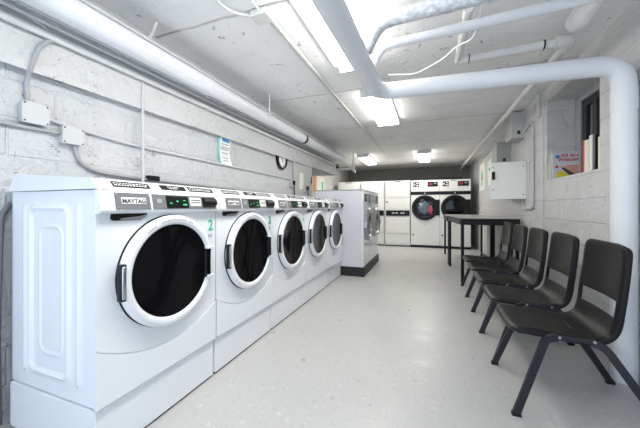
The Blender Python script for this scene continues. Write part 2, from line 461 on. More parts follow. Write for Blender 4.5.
def make_washer():
    r = thing('front_load_washer', '', 'washing machine')
    # cabinet: plain box plus pressed side panel
    bm = B(-.66, -.006, .014, W - .002, .242, 1.194, .004)
    obj('cabinet', bm, 'white', r)
    bm = bmesh.new(); washer_side(bm, 0.001)
    obj('side_panel', bm, 'white', r, smooth=True, angle=60)
    # upper front
    seam = arc_seam()
    pts = [(0.0, 1.090)] + [(y, z + .003) for y, z in seam] + [(W, 1.090)]
    bm = prism(bmesh.new(), pts, 'x', -.008, 0.0)
    obj('front_panel', bm, 'white', r, smooth=True, angle=30)
    pts = [(0.0, .252)] + [(y, z - .003) for y, z in seam] + [(W, .252)]
    bm = bmesh.new(); prism(bm, pts, 'x', -.008, .006)
    obj('lower_panel', bm, 'white', r, smooth=True, angle=30)
    # pedestal
    bm = B(-.655, -.012, .006, W - .004, .012, .238, .003)
    bx(bm, -.655, -.02, .003, .006, .2, .236); bx(bm, -.655, -.633, .003, .006, .02, .2); bx(bm, -.04, -.02, .003, .006, .02, .2)
    obj('pedestal', bm, 'white', r)
    obj('foot_strip', B(-.6, -.022, .01, W - .008, 0, .012), 'black', r)
    # console
    prof = [(-.008, 1.088), (.020, 1.092), (.034, 1.099), (.036, 1.107), (.018, 1.188), (.010, 1.195), (-.01, 1.195)]
    obj('control_console', prism(bmesh.new(), prof, 'y', 0.0, W), 'wplastic', r, smooth=True, angle=50)
    a, b = (.0352, 1.1085), (.0188, 1.1845)
    bm = slab(bmesh.new(), a, b, .062, .232, -.001, .0035)
    lp = obj('badge_plate', bm, 'greyplate', r)
    slp = Matrix.Rotation(-math.atan2(b[0] - a[0], b[1] - a[1]) * -1, 4, 'Y')
    mid = lambda y, o: (((a[0] + b[0]) / 2) + o, y, (a[1] + b[1]) / 2)
    def on_face(y0, y1, f0, f1, off, mi=0, bm=None):
        bm = bm or bmesh.new()
        P = lambda f: (a[0] + (b[0] - a[0]) * f, a[1] + (b[1] - a[1]) * f)
        return slab(bm, P(f0), P(f1), y0, y1, .003, off, mi)
    bd = obj('badge', on_face(.088, .208, .33, .72, .005), 'paper', lp)
    text('lettering', 'MAYTAG', .027, mid(.148, .0062), '+x', 'printdark', lp, tilt=slp, sx=1.05, bold=.0006)
    for (yy, ff) in ((.069, .1), (.225, .1), (.069, .88), (.225, .88)): obj('screw', on_face(yy - .003, yy + .003, ff - .04, ff + .04, .0048), 'chrome', lp)
    cp = obj('control_plate', slab(bmesh.new(), a, b, .246, .70, -.001, .0035), 'greyplate', r)
    obj('display', on_face(.325, .475, .06, .92, .0048), 'blackgloss', cp)
    bm = bmesh.new(); on_face(.268, .296, .4, .68, .006, 0, bm); obj('button', bm, 'printgrey', cp)
    for q in ((.345, .362, .38, .44), (.392, .402, .5, .60), (.434, .460, .26, .36), (.438, .454, .58, .64)): obj('indicator', on_face(*q, .0056), 'greenled', cp)
    bm = bmesh.new(); on_face(.488, .572, .22, .86, .0048, 0, bm); obj('instruction_label', bm, 'paper', cp)
    bm = bmesh.new(); on_face(.495, .565, .62, .70, .0054, 0, bm); on_face(.495, .565, .44, .52, .0054, 0, bm); obj('label_print', bm, 'printdark', cp)
    kb = tube(bmesh.new(), [(.024, .585, 1.147), (.024, .69, 1.147)], .030, 20)
    obj('coin_knob', kb, 'black', cp, smooth=True)
    # dispenser slot
    bm = prism(bmesh.new(), [(.062, 1.089), (.058, 1.066), (.072, 1.058), (.205, 1.058), (.232, 1.070), (.236, 1.089)], 'x', -.002, .004)
    dr = obj('dispenser_slot', bm, 'black', r)
    obj('slot_lip', prism(bmesh.new(), [(.10, 1.068), (.10, 1.060), (.205, 1.060), (.231, 1.072), (.231, 1.084), (.2, 1.076)], 'x', .003, .010), 'chrome', dr)
    # lid with sloped label face
    bm = prism(bmesh.new(), [(.008, 1.198), (.006, 1.203), (-.034, 1.243), (-.045, 1.247), (-.60, 1.284), (-.625, 1.284), (-.66, 1.198)], 'y', 0.0, W)
    ld = obj('lid', bm, 'white', r, smooth=True, angle=35)
    la, lb = (.006, 1.203), (-.034, 1.243)
    for j, (y0, y1) in enumerate(((.075, .262), (.325, .495), (.515, .72))):
        P = lambda f: (la[0] + (lb[0] - la[0]) * f, la[1] + (lb[1] - la[1]) * f)
        st = obj('instruction_strip', slab(bmesh.new(), P(.2), P(.86), y0, y1, 0, .0015), 'black', ld)
        bm = bmesh.new(); rnd = random.Random(j)
        for f0 in ((.38, .48), (.60, .68)):
            y = y0 + .008
            while y < y1 - .02:
                l = rnd.uniform(.005, .014)
                if not (j == 1 and (y < y0 + .045 or y > y1 - .06)): slab(bm, P(f0[0]), P(f0[1]), y, min(y + l, y1 - .006), .001, .0022)
                y += l + .005
        obj('strip_print', bm, 'paper', st)
    # door
    cy, cz = .378, .782
    dark = obj('door_gap_shade', Lt([(.285, -.001), (.2975, -.001), (.2975, .004), (.285, .004)], (0, cy, cz), seg=80, closed=True), 'black', r, smooth=True)  # black ring painting in the shaded gap round the door
    dd = obj('door', Lt([(.238, .004), (.292, .006), (.2955, .02), (.291, .034), (.278, .044), (.260, .045), (.2475, .038), (.240, .024)], (0, cy, cz), seg=96, closed=True), 'white', r, smooth=True, angle=50)
    obj('door_glass', Lt([(0, .016), (.08, .018), (.16, .024), (.21, .029), (.244, .033), (.244, .010), (0, .006)], (0, cy, cz), seg=96), 'glass', dd, smooth=True, angle=60)
    # faint lettering round the top of the ring
    bm = bmesh.new(); rnd = random.Random(3)
    for i in range(26):
        an = math.radians(128 - i * 2.6)
        if rnd.random() < .15: continue
        rr = .270; p = Vector((.0455, cy + rr * math.cos(an), cz + rr * math.sin(an)))
        t = Vector((0, math.sin(an), -math.cos(an))); q = Vector((0, math.cos(an), math.sin(an)))
        vs = [bm.verts.new(p + t * u * .0042 + q * v * .004) for u, v in ((-1, -1), (1, -1), (1, 1), (-1, 1))]
        bm.faces.new(vs)
    obj('ring_print', bm, 'printgrey', dd)
    bm = B(.018, .0475, cy - .304, cy - .276, cz - .088, cz + .080, .006, 3)
    h = obj('door_handle', bm, 'black', dd, smooth=True)
    obj('handle_grip', B(.042, .052, cy - .299, cy - .283, cz - .078, cz + .070, .004, 3), 'chrome', h, smooth=True)
    bm = B(.020, .0475, cy + .218, cy + .262, cz - .092, cz + .082, .004, 2)
    hc = obj('hinge_cover', bm, 'glass', dd)
    for zz in (.080, -.094): obj('hinge_bracket', B(.02, .056, cy + .226, cy + .283, cz + zz, cz + zz + .014, .003), 'white', hc)
    return r

XF = -1.32; Y0 = .81; PT = .742
base = make_washer()
wl = ['white front-load washer nearest the camera, marked with a green 2',
      'second white front-load washer from the camera, marked with a green 3',
      'third white front-load washer in the left row, between the one marked 3 and the fourth',
      'fourth white front-load washer in the left row, second from its far end',
      'last white front-load washer of the left row, beside the tall grey-sided washers']
for k in range(5):
    r = base if k == 0 else copy_tree(base)
    r.location = (XF, Y0 + PT * k, 0)
    tag(r, wl[k], 'washing machine', 'front-load washers along the left wall')
    if k == 4:
        pass
    if k < 2:
        t = text('machine_number', str(k + 2), .10, (.0012, .688, 1.0), '+x', 'green', r, sx=.85, bold=.002)
        bm = bmesh.new()
        for q in range(3): bx(bm, 0, .0012, .668 + q * .013, .677 + q * .013, .925, .945)
        obj('small_print', bm, 'printgrey', r)

# grey-sided big washers on the black plinth
PX0, PX1, PY0, PY1 = -1.80, -.965, 4.545, 6.03
pl = obj('machine_plinth', B(PX0, PX1 + .01, PY0, PY1, 0, .15, .004), 'plinth'); tag(pl, 'black painted plinth under the two tall grey-sided washers', 'plinth')
def make_big():
    r = thing('tall_washer', '', 'washing machine', (0, 0, 0))
    w = .738
    obj('cabinet', B(-.82, -.022, .002, w, .001, 1.235, .006), 'greyside', r)
    obj('top_cover', B(-.825, -.004, 0, w + .001, 1.236, 1.255, .006), 'boxdark', r)
    f = obj('front_panel', B(-.022, 0, .004, w - .002, .006, 1.235, .006), 'white', r)
    obj('control_panel', B(0, .008, .10, .30, 1.06, 1.18, .003), 'blackgloss', r)
    obj('coin_box', B(0, .02, .42, .60, 1.04, 1.19, .006), 'greyplate', r)
    obj('label', B(0, .003, .64, .70, 1.07, 1.16), 'printgrey', r)
    cy, cz = w / 2, .68
    d = obj('door', Lt([(.20, .002), (.275, .004), (.285, .02), (.27, .05), (.24, .062), (.215, .05), (.20, .03)], (0, cy, cz), seg=64, closed=True), 'silver', r, smooth=True, angle=50)
    obj('door_glass', Lt([(0, .05), (.12, .045), (.19, .03), (.21, .02), (.21, .005), (0, .004)], (0, cy, cz), seg=64), 'glass2', d, smooth=True, angle=60)
    obj('door_handle', B(.03, .07, cy + .235, cy + .275, cz - .05, cz + .05, .01, 3), 'silver', d, smooth=True)
    obj('door_hinge', B(.0, .05, cy - .31, cy - .25, cz - .05, cz + .05, .006, 2), 'silver', d)
    obj('service_slot', B(0, .003, .2, .54, .12, .126), 'printgrey', r)
    return r
big = make_big(); tag(big, 'tall grey-sided washer on the black plinth, the nearer of the pair', 'washing machine', 'tall washers on the plinth'); big.location = (PX1 - .003, PY0 + .003, .15)
b2 = copy_tree(big); b2['label'] = 'tall washer on the black plinth, the farther of the pair'; b2.location = (PX1 - .003, PY0 + .745, .15)

# ------------------------------------------------------------------ back row
YF = 8.45
def make_stacked():
    r = thing('stacked_dryer', '', 'clothes dryer')
    w = .70
    obj('cabinet', B(0, w, .02, .80, .03, 1.87, .005), 'white2', r)
    obj('toe_strip', B(.01, w - .01, .04, .78, 0, .03), 'black', r)
    obj('front_panel', B(.006, w - .006, 0, .022, .06, 1.86, .004), 'white2', r)
    for z0, z1, n in ((.37, .82, 'lower_door'), (1.40, 1.82, 'upper_door')):
        o = obj('door', B(.03, w - .03, -.012, .001, z0, z1, .006), 'white2', r)
        obj('door_gap', B(.024, w - .024, -.002, .0005, z0 - .006, z1 + .006), 'printgrey', o)
    obj('middle_panel', B(.03, w - .03, -.008, .001, 1.04, 1.38, .004), 'white2', r)
    cp = obj('control_strip', B(.03, w - .02, -.02, .001, .87, 1.02, .004), 'black', r)
    bm = bmesh.new()
    for x0, x1 in ((.2, .27), (.30, .36), (.44, .48), (.50, .54)): bx(bm, x0, x1, -.024, -.019, .93, .97)
    obj('control_button', bm, 'chrome', cp)
    obj('lock', Lt([(0, -.03), (.02, -.028), (.022, 0), (0, 0)], (.06, 0, 1.27), 'y', 16), 'black', r, smooth=True)
    bm = bmesh.new(); bx(bm, .26, .44, -.004, .001, 1.835, 1.85); obj('badge', bm, 'printdark', r)
    obj('side_gap', B(w - .004, w, -.001, .02, .06, 1.86), 'printgrey', r)
    return r
st = make_stacked()
sl = ['white stacked dryer with dark middle strip, farthest left in the back row',
      'white stacked dryer with dark middle strip, middle of the three',
      'white stacked dryer with dark middle strip, beside the round-door dryers']
for k, x in enumerate((-2.585, -1.875, -1.165)):
    r = st if k == 0 else copy_tree(st)
    r.location = (x, YF, 0); tag(r, sl[k], 'clothes dryer', 'stacked dryers in the back row')

def make_tumbler():
    r = thing('tumble_dryer', '', 'clothes dryer')
    w = .752
    obj('cabinet', B(0, w, .02, .95, .06, 1.86, .006), 'white2', r)
    obj('base_strip', B(.0, w, .0, .9, 0, .062, .002), 'black', r)
    obj('upper_panel', B(.006, w - .006, 0, .022, 1.545, 1.855, .004), 'white2', r)
    obj('lower_panel', B(.006, w - .006, 0, .022, .075, 1.455, .004), 'white2', r)
    obj('divider_band', B(.0, w, -.004, .022, 1.455, 1.545), 'black', r)
    cp = obj('coin_panel', B(.07, .22, -.012, 0, 1.68, 1.81, .004), 'black', r)
    bm = bmesh.new(); bx(bm, .085, .12, -.016, -.011, 1.72, 1.77); bx(bm, .14, .205, -.016, -.011, 1.70, 1.73); bx(bm, .15, .2, -.016, -.011, 1.76, 1.79)
    obj('coin_slot', bm, 'paper', cp)
    dp = obj('display_panel', B(.44, .70, -.012, 0, 1.68, 1.81, .004), 'black', r)
    obj('red_readout', B(.47, .56, -.016, -.011, 1.72, 1.77), 'redled', dp)
    obj('button', B(.60, .67, -.016, -.011, 1.75, 1.78), 'printgrey', dp)
    obj('badge', B(.27, .42, -.003, 0, 1.825, 1.84), 'printdark', r)
    obj('lock', Lt([(0, -.016), (.016, -.015), (.018, 0), (0, 0)], (.37, 0, 1.50), 'y', 16), 'chrome', r, smooth=True)
    cx, cz = .37, 1.10
    d = obj('door', Lt([(.24, -.01), (.33, -.002), (.345, -.02), (.335, -.045), (.30, -.055), (.26, -.05), (.24, -.03)], (cx, 0, cz), 'y', 64, closed=True), 'black', r, smooth=True, angle=50)
    obj('door_glass', Lt([(0, -.026), (.15, -.024), (.245, -.018), (.245, -.010), (0, -.012)], (cx, 0, cz), 'y', 64), 'glass', d, smooth=True)
    obj('hinge_plate', B(.62, .745, -.03, 0, cz - .21, cz + .22, .006), 'black', d)
    obj('kick_lock', Lt([(0, -.012), (.02, -.01), (.022, 0), (0, 0)], (.06, 0, .35), 'y', 16), 'black', r)
    obj('maker_label', B(.33, .41, -.002, 0, .62, .635), 'printgrey', r)
    return r
td = make_tumbler()
for k, (x, l) in enumerate(((-.452, 'white tumble dryer with round black door, clothes showing, beside the stacked dryers'), (.302, 'white tumble dryer with round black door, in the right corner behind the table'))):
    r = td if k == 0 else copy_tree(td)
    r.location = (x, YF, 0); tag(r, l, 'clothes dryer', 'tumble dryers in the back row')
# laundry seen in the first dryer: pressed against the glass
def blob(seedv, cx, cz, rx, rz, y):
    rnd = random.Random(seedv); bm = bmesh.new()
    bmesh.ops.create_icosphere(bm, subdivisions=3, radius=1)
    for v in bm.verts:
        n = 1 + .18 * math.sin(7 * v.co.x + seedv) * math.cos(6 * v.co.z) + rnd.uniform(-.03, .03)
        v.co = Vector((cx + v.co.x * rx * n, y + v.co.y * .012, cz + v.co.z * rz * n))
    return bm
dr1 = td
for sd, cx, cz, rx, rz, mt, lb in ((1, -.10, 1.10, .15, .17, 'cloth', 'blue grey laundry behind the glass of the left tumble dryer'), (2, .07, 1.04, .05, .12, 'clothred', 'red laundry at the right of the left tumble dryer glass'), (4, -.17, 1.16, .06, .08, 'clothlight', 'pale laundry at the upper left of the left tumble dryer glass')):
    o = obj('laundry', blob(sd, cx, cz, rx, rz, YF - .032), mt, smooth=True); tag(o, lb, 'laundry')

# dark duct on the wall above the tumble dryers
tag(obj('exhaust_duct', B(-.15, .95, 9.55, 9.9, 1.861, 2.02, .01), 'windark'), 'black duct box lying on top of the tumble dryers at the back wall', 'duct')
for i, x in enumerate((-1.9, -1.1, -.2)):
    pass

# ------------------------------------------------------------------ chairs
def make_chair():
    r = thing('stacking_chair', '', 'chair')
    prof = [(.000, .418), (.004, .436), (.018, .452), (.045, .460), (.09, .460), (.15, .455), (.22, .449), (.29, .444), (.35, .443), (.395, .449), (.422, .464), (.438, .490), (.446, .525), (.451, .555), (.455, .598),
            (.459, .634), (.463, .668), (.468, .71), (.474, .755), (.479, .81), (.484, .86), (.488, .895), (.492, .918), (.499, .930)]
    ns = len(prof); nt = 24
    P = [Vector((x, 0, z)) for x, z in prof]
    arc = [0]
    for i in range(1, ns): arc.append(arc[-1] + (P[i] - P[i - 1]).length)
    T = [(P[min(ns - 1, i + 1)] - P[max(0, i - 1)]).normalized() for i in range(ns)]
    NN = [Vector((-t.z, 0, t.x)) for t in T]   # up / forward side
    tot = arc[-1]
    def halfw(i):
        s = arc[i]
        w = .220
        if P[i].z > .55: w = .220 - .010 * min(1, (P[i].z - .55) / .35)
        if .36 < P[i].x and P[i].z < .62: w = .214
        for d, R in ((s, .07), (tot - s, .06)):
            if d < R: w -= R * (1 - math.sqrt(max(0, 1 - ((R - d) / R) ** 2))) * .9
        return w
    bm = bmesh.new(); G = []
    for i in range(ns):
        w = halfw(i); row = []
        zb = max(0, min(1, (P[i].z - .47) / .2)); zs = 1 - zb
        ends = min(1, min(arc[i], tot - arc[i]) / .08)
        for j in range(-1, nt + 2):
            jj = max(0, min(nt, j)); t = -1 + 2 * jj / nt
            dish = (-.016 * zs - .028 * zb) * (1 - t * t) * ends
            edge = -.010 * max(0, (abs(t) - .86) / .14) ** 2
            y = w * t
            off = dish + edge
            if j in (-1, nt + 1):
                off = edge - .026; y = w * t * 1.012
            # back wraps forward
            p = P[i] + NN[i] * (off + .0 * zb) + Vector((0, y, 0))
            row.append(bm.verts.new(p))
        G.append(row)
    for i in range(ns - 1):
        for j in range(nt + 2):
            t = -1 + 2 * (j - 1 + .5) / nt
            if 13 <= i < 15 and abs(t) < .80: continue
            bm.faces.new((G[i][j], G[i][j + 1], G[i + 1][j + 1], G[i + 1][j]))
    sh = obj('seat_shell', bm, 'chair', r, smooth=True, angle=60)
    so = sh.modifiers.new('thick', 'SOLIDIFY'); so.thickness = .006; so.offset = -1
    sb = sh.modifiers.new('sub', 'SUBSURF'); sb.levels = 1; sb.render_levels = 1
    # flat-steel side frames
    for s in (-1, 1):
        y = .238 * s
        up = Vector((0, 1, 0))
        # front leg + under-seat rail + rear leg as separate parts
        fr = [( .345, y * .95, .432), (.20, y * .95, .432), (.155, y * .96, .415), (.012, y * 1.13, .012)]
        obj('leg', Tb(rounded(fr, .04, 5)[3:], .0, flat=(.018, .036, up)), 'chairleg', r)
        rr = [(.20, y * .93, .430), (.345, y * .93, .430), (.405, y * .96, .41), (.650, y * 1.13, .012)]
        obj('leg', Tb(rounded(rr, .04, 5)[3:], .0, flat=(.018, .036, up)), 'chairleg', r)
        obj('seat_rail', B(.19, .37, y * .95 - .006, y * .95 + .006, .42, .442, .002), 'chairleg', r)
        for x in (.215, .36):
            obj('bolt', Lt([(0, s * .007), (.006, s * .006), (.008, 0), (0, 0)], (x, y * .95 + s * .006, .433), 'y', 12), 'chrome', r, smooth=True)
        bm = B(-.010, .034, y * 1.13 - .014, y * 1.13 + .014, 0, .016, .003); obj('foot_glide', bm, 'black', r)
        bm = B(.628, .672, y * 1.13 - .014, y * 1.13 + .014, 0, .016, .003); obj('foot_glide', bm, 'black', r)
    obj('cross_bar', Tb([(.23, -.21, .424), (.23, .21, .424)], .009, 10), 'chairleg', r)
    obj('cross_bar', Tb([(.34, -.21, .422), (.34, .21, .422)], .009, 10), 'chairleg', r)
    return r
ch = make_chair()
cl = ['black plastic chair nearest the camera, beside the vertical white pipe', 'second black plastic chair from the camera, right behind the nearest',
      'middle one of the five black plastic chairs in the row', 'fourth black plastic chair of the row, next to last before the table', 'last black plastic chair of the row, right beside the black-framed table']
for k in range(5):
    r = ch if k == 0 else copy_tree(ch)
    r.location = (.432 + .003 * k, 2.09 + .545 * k, 0); tag(r, cl[k], 'chair', 'black plastic chairs along the right wall')

# ------------------------------------------------------------------ tables
def make_table(label, x0, x1, y0, y1, zt, rz=0):
    r = thing('folding_table', label, 'table', ((x0 + x1) / 2, (y0 + y1) / 2, 0), 'black-framed tables', rz)
    w, l = (x1 - x0) / 2, (y1 - y0) / 2
    obj('table_top', B(-w, w, -l, l, zt - .012, zt, .003), 'tabletop', r)
    bm = bmesh.new()
    for s in (-1, 1):
        bx(bm, -w, w, s * l - .015, s * l + .015, zt - .10, zt - .0125)
        bx(bm, s * w - .015, s * w + .015, -l + .016, l - .016, zt - .10, zt - .0125)
    obj('apron', bm, 'black', r)
    for sx in (-1, 1):
        for sy in (-1, 1):
            obj('leg', B(sx * (w - .02) - .02, sx * (w - .02) + .02, sy * (l - .02) - .02, sy * (l - .02) + .02, 0, zt - .1001, .003), 'black', r)
    obj('floor_rail', B(w - .035, w - .005, -l + .045, l - .045, .06, .10, .003), 'black', r)
    return r
make_table('black-framed table with grey top beyond the last black chair', .41, 1.14, 4.66, 6.02, .962, .06)
make_table('narrow black-framed table behind the first, near the corner dryer', .36, 1.16, 6.12, 7.45, .945)

# ------------------------------------------------------------------ the fat overhead pipe
R = .064
p = [(-.44, .35, 2.045), (-.385, 2.34, 2.045)]
o = thing('overhead_pipe', 'fat white pipe crossing under the ceiling and dropping to the floor beside the nearest chair', 'pipe', (1.184, 2.43, 0))
def rel(o, path): return [Vector(q) - Vector(o.location) for q in path]
obj('pipe_run', Tb(rel(o, p[:2] + [(.1, 2.365, 2.045)]), R, 32, rr=.14), 'pipe', o, smooth=True)
obj('pipe_run', Tb(rel(o, [(.1, 2.365, 2.045), (1.184, 2.43, 2.045), (1.184, 2.43, 1.72)]), R, 32, rr=.15), 'pipe', o, smooth=True)
obj('pipe_drop', Tb(rel(o, [(1.184, 2.43, 1.72), (1.184, 2.43, .002)]), R, 32), 'pipe', o, smooth=True)
obj('coupling', Tb(rel(o, [(1.184, 2.43, 1.74), (1.184, 2.43, 1.87)]), R + .003, 32), 'pipe', o, smooth=True)

# left insulated pipe along the washers
XP, ZP, RP = -1.80, 2.175, .073
lpo = thing('insulated_pipe', 'thick white insulated pipe running above the row of washers', 'pipe', (XP, 1.0, ZP))
obj('jacket', Tb(rel(lpo, [(XP, YN + .02, ZP), (XP, 2.02, ZP)]), RP, 28), 'pipe', lpo, smooth=True)
obj('jacket', Tb(rel(lpo, [(XP, 2.02, ZP), (XP, 6.35, ZP)]), RP - .006, 28), 'pipe', lpo, smooth=True)
obj('joint_band', Tb(rel(lpo, [(XP, 1.99, ZP), (XP, 2.03, ZP)]), RP + .003, 28), 'pipe', lpo, smooth=True)
obj('dark_band', Tb(rel(lpo, [(XP, 4.05, ZP), (XP, 4.11, ZP)]), RP - .001, 28), 'black', lpo, smooth=True)
def run(name, path, rad, m, label, cat, rr=.05, seg=10, group=None, lump=0.):
    q = obj(name, Tb(path, rad, seg, rr=rr, lump=lump), m, smooth=True)
    return tag(q, label, cat, group)
run('conduit', [(XP + .062, YN + .02, ZP + .058), (XP + .062, 6.3, ZP + .058)], .011, 'conduit', 'thin conduit running along the upper right side of the insulated pipe', 'conduit')
run('conduit', [(-1.945, YN + .02, 2.165), (-1.945, 6.2, 2.165)], .012, 'conduit', 'upper thin conduit between the insulated pipe and left soffit', 'conduit')
run('conduit', [(-1.955, YN + .02, 2.125), (-1.955, 6.2, 2.125)], .010, 'conduit', 'middle thin conduit under the insulated pipe on the left soffit', 'conduit')
run('pipe', [(-1.97, YN + .02, 2.07), (-1.97, 6.2, 2.07)], .020, 'pipe2', 'thin white pipe lowest of the runs on the left soffit', 'pipe')
# hangers
for y, l, x2 in ((1.43, 'first pipe hanger rod above the insulated pipe, at the upper left of the photo', -1.79), (2.90, 'pipe hanger rod with foot beside the middle of the insulated pipe', -1.71), (6.2, 'pipe hanger rod at the far end of the insulated pipe', -1.78)):
    h = thing('pipe_hanger', l, 'pipe hanger', (x2, y, CE), 'hanger rods of the insulated pipe')
    obj('rod', Tb([(-.04 if y < 2 else 0, .10 if y < 2 else 0, -.001), (0, 0, -.205 - (.06 if 2 < y < 4 else 0))], .009, 8), 'pipe2', h, smooth=True)
    q = .06 if 2 < y < 4 else 0; obj('clamp', B(-.04, .02, -.015, .03, -.215 - q, -.195 - q, .004), 'pipe2', h)

# tangle at the far end
run('pipe', [(-2.04, 6.45, 2.0), (-1.62, 6.45, 2.0), (-1.62, 6.45, 2.13)], .022, 'pipe2', 'white pipe crossing at the far end of the insulated pipe', 'pipe')
run('pipe', [(-1.74, 6.42, 2.11), (-1.62, 6.75, 1.92), (-1.72, 6.9, 2.10), (-1.72, 6.9, 2.448)], .018, 'pipe2', 'bent white pipe rising to the ceiling below the far left light', 'pipe', rr=.08)
v = thing('valve', 'dark valve on the crossing pipe at the far left', 'valve', (-2.0, 6.45, 2.02))
obj('valve_body', B(-.03, .05, -.03, .03, .004, .06, .01), 'windark', v); obj('valve_wheel', Lt([(.02, 0), (.045, .0), (.045, .012), (.02, .012)], (.01, 0, .085), 'z', 16, closed=True), 'windark', v)
obj('valve_stem', Tb([(.01, 0, .05), (.01, 0, .09)], .006, 8), 'windark', v)

# long ceiling conduits with junction box
jb = thing('junction_box', 'ceiling junction box where the long conduits meet, near the top of the photo', 'junction box', (-1.06, 1.70, CE))
obj('box_body', B(-.06, .06, -.05, .05, -.045, -.001, .006), 'pipe2', jb)
obj('box_cover', B(-.065, .065, -.055, .055, -.052, -.045, .003), 'pipe2', jb)
run('conduit', [(-1.02, 1.75, CE - .022), (-1.0, 7.4, CE - .022)], .014, 'pipe2', 'long conduit on the ceiling from the junction box to the far lights', 'conduit')
run('conduit', [(-1.055, 1.75, CE - .020), (-1.035, 4.9, CE - .020)], .009, 'pipe2', 'thinner conduit on the ceiling left of the long one', 'conduit')
run('conduit', [(-1.05, 1.64, CE - .02), (-1.05, YN + .02, CE - .02)], .010, 'pipe2', 'thin ceiling conduit leading from the junction box towards the camera', 'conduit')
run('conduit', [(-1.12, 1.70, CE - .02), (-1.25, 1.60, CE - .02), (-1.32, YN + .05, CE - .02)], .010, 'pipe2', 'ceiling conduit branching left from the junction box', 'conduit', rr=.1)
run('conduit', [(-.815, YN + .02, CE - .018), (-.815, 2.62, CE - .018), (-.70, 2.74, CE - .018), (-.5, 2.76, CE - .018)], .010, 'pipe2', 'conduit hugging the left side of the nearest ceiling light', 'conduit', rr=.08)

# upper right pipes
run('pipe', [(-.42, 2.12, 2.10), (-.30, 2.05, 2.25), (.8, 1.97, 2.25), (XR - .002, 1.93, 2.26)], .031, 'pipe', 'smooth white pipe above the fat pipe, crossing to the right wall', 'pipe', rr=.06, seg=16)
run('pipe', [(-1.97, .60, 2.13), (-1.97, .86, 2.14), (-1.975, .96, 2.10)], .012, 'conduit', 'short bent conduit end above the upper junction box at the left edge', 'conduit', rr=.05)
run('lagged_pipe', [(-.43, 1.90, 2.09), (-.28, 1.76, 2.245), (.1, 1.74, 2.245), (.6, 1.72, 2.25), (XR - .002, 1.70, 2.25)], .045, 'lag', 'pipe wrapped in rough flaking lagging at the top of the photo', 'pipe', rr=.08, seg=18, lump=.06)
run('pipe', [(.235, 1.98, 2.345), (.235, 2.66, 2.345)], .029, 'pipe2', 'short white pipe lying under the ceiling towards the camera, crossed by the smooth pipe', 'pipe', seg=14)
cornerp = thing('corner_pipe', 'white pipe along the right wall and ceiling corner, turning left near the camera', 'pipe', (.975, 2.62, 2.34))
obj('pipe_run', Tb([(0, 0, 0), (0, 7.6, 0)], .030, 14), 'pipe2', cornerp, smooth=True)
obj('pipe_branch', Tb([(-.735, .03, 0), (-.06, .0, 0)], .033, 14), 'pipe2', cornerp, smooth=True)
obj('elbow', Tb([(-.09, 0, 0), (0, 0, 0), (0, .10, 0)], .045, 16, rr=.07, lump=.08), 'pipe2', cornerp, smooth=True)
obj('pipe_clamp', Tb([(-.165, .0, 0), (-.155, .0, 0)], .036, 14), 'windark', cornerp, smooth=True)
obj('pipe_clamp', Tb([(-.665, .027, 0), (-.657, .027, 0)], .036, 14), 'windark', cornerp, smooth=True)
run('pipe', [(.905, YN + .05, 2.31), (.905, 1.9, 2.31), (.905, 2.2, 2.31), (.905, 2.24, 2.31), (.905, 2.28, 2.31), (.905, 2.32, 2.315), (.92, 2.38, 2.35), (.94, 2.38, 2.39), (.95, 2.38, CE - .003)], [.042, .042, .044, .058, .050, .060, .06, .055, .04], 'pipe2', 'rough white pipe at the top right corner ending in a lumpy elbow', 'pipe', rr=0, seg=16, lump=.07)
run('cable', [(-.33, 2.62, 2.30), (-.10, 2.58, 2.25), (.10, 2.42, 2.26), (.20, 2.28, 2.28), (.29, 2.22, 2.27), (.31, 2.0, 2.35), (.30, 1.95, CE - .003)], .006, 'paper', 'thin white cable drooping from the ceiling near the short pipe', 'cable', rr=.06, seg=8)

# ------------------------------------------------------------------ left wall fittings
def wbox(name, x, y0, y1, z0, z1, d, label, cat, m='boxgrey', screws=True, group=None):
    t = thing(name, label, cat, (x, (y0 + y1) / 2, (z0 + z1) / 2), group)
    w, h = (y1 - y0) / 2, (z1 - z0) / 2
    obj('box_body', B(.001, d, -w, w, -h, h, .004), m, t)
    obj('box_cover', B(d, d + .004, -w - .003, w + .003, -h - .003, h + .003, .002), m, t)
    if screws:
        for sy in (-1, 1):
            for sz in (-1, 1): obj('screw', Lt([(0, .007), (.004, .006), (.005, 0), (0, 0)], (d + .001, sy * (w - .008), sz * (h - .008)), 'x', 8), 'windark', t)
    return t
wbox('junction_box', XL, .872, .985, 1.575, 1.685, .045, 'square junction box on the left wall, upper and nearer of the pair', 'junction box')
wbox('junction_box', XL, 1.052, 1.162, 1.50, 1.598, .045, 'square junction box on the left wall, lower of the pair above the washers', 'junction box')
x = XL + .016
run('conduit', [(x, .905, 1.69), (x, .90, 1.80), (x + .052, .90, 1.88), (x + .056, .93, 2.0), (x + .06, .99, 2.06)], .011, 'conduit_d', 'grey conduit curving up from the upper junction box', 'conduit', rr=.06)
run('conduit', [(x, .99, 1.622), (x, 1.35, 1.585), (x, 1.6, 1.575), (x, 4.1, 1.56), (x, 4.6, 1.50)], .010, 'conduit', 'long conduit across the left wall above the washers', 'conduit', rr=.1)
run('conduit', [(x, YN + .02, 1.525), (x, 1.05, 1.555)], .011, 'conduit_d', 'conduit entering the lower junction box from the left edge of the photo', 'conduit')
run('conduit', [(x, 1.13, 1.495), (x, 1.15, 1.40), (x, 1.25, 1.35), (x, 1.52, 1.335), (x, 4.1, 1.30)], .011, 'conduit_d', 'grey conduit curving down from the lower junction box and behind the washer tops', 'conduit', rr=.12)
run('conduit', [(x + .045, 1.545, 1.2), (x + .045, 1.545, 2.06)], .010, 'conduit', 'vertical conduit on the left wall behind the second washer', 'conduit', rr=.03)
run('conduit', [(x + .045, 4.14, 1.57), (x + .045, 4.14, 2.06)], .010, 'conduit', 'vertical conduit on the left wall right of the clock', 'conduit', rr=.03)
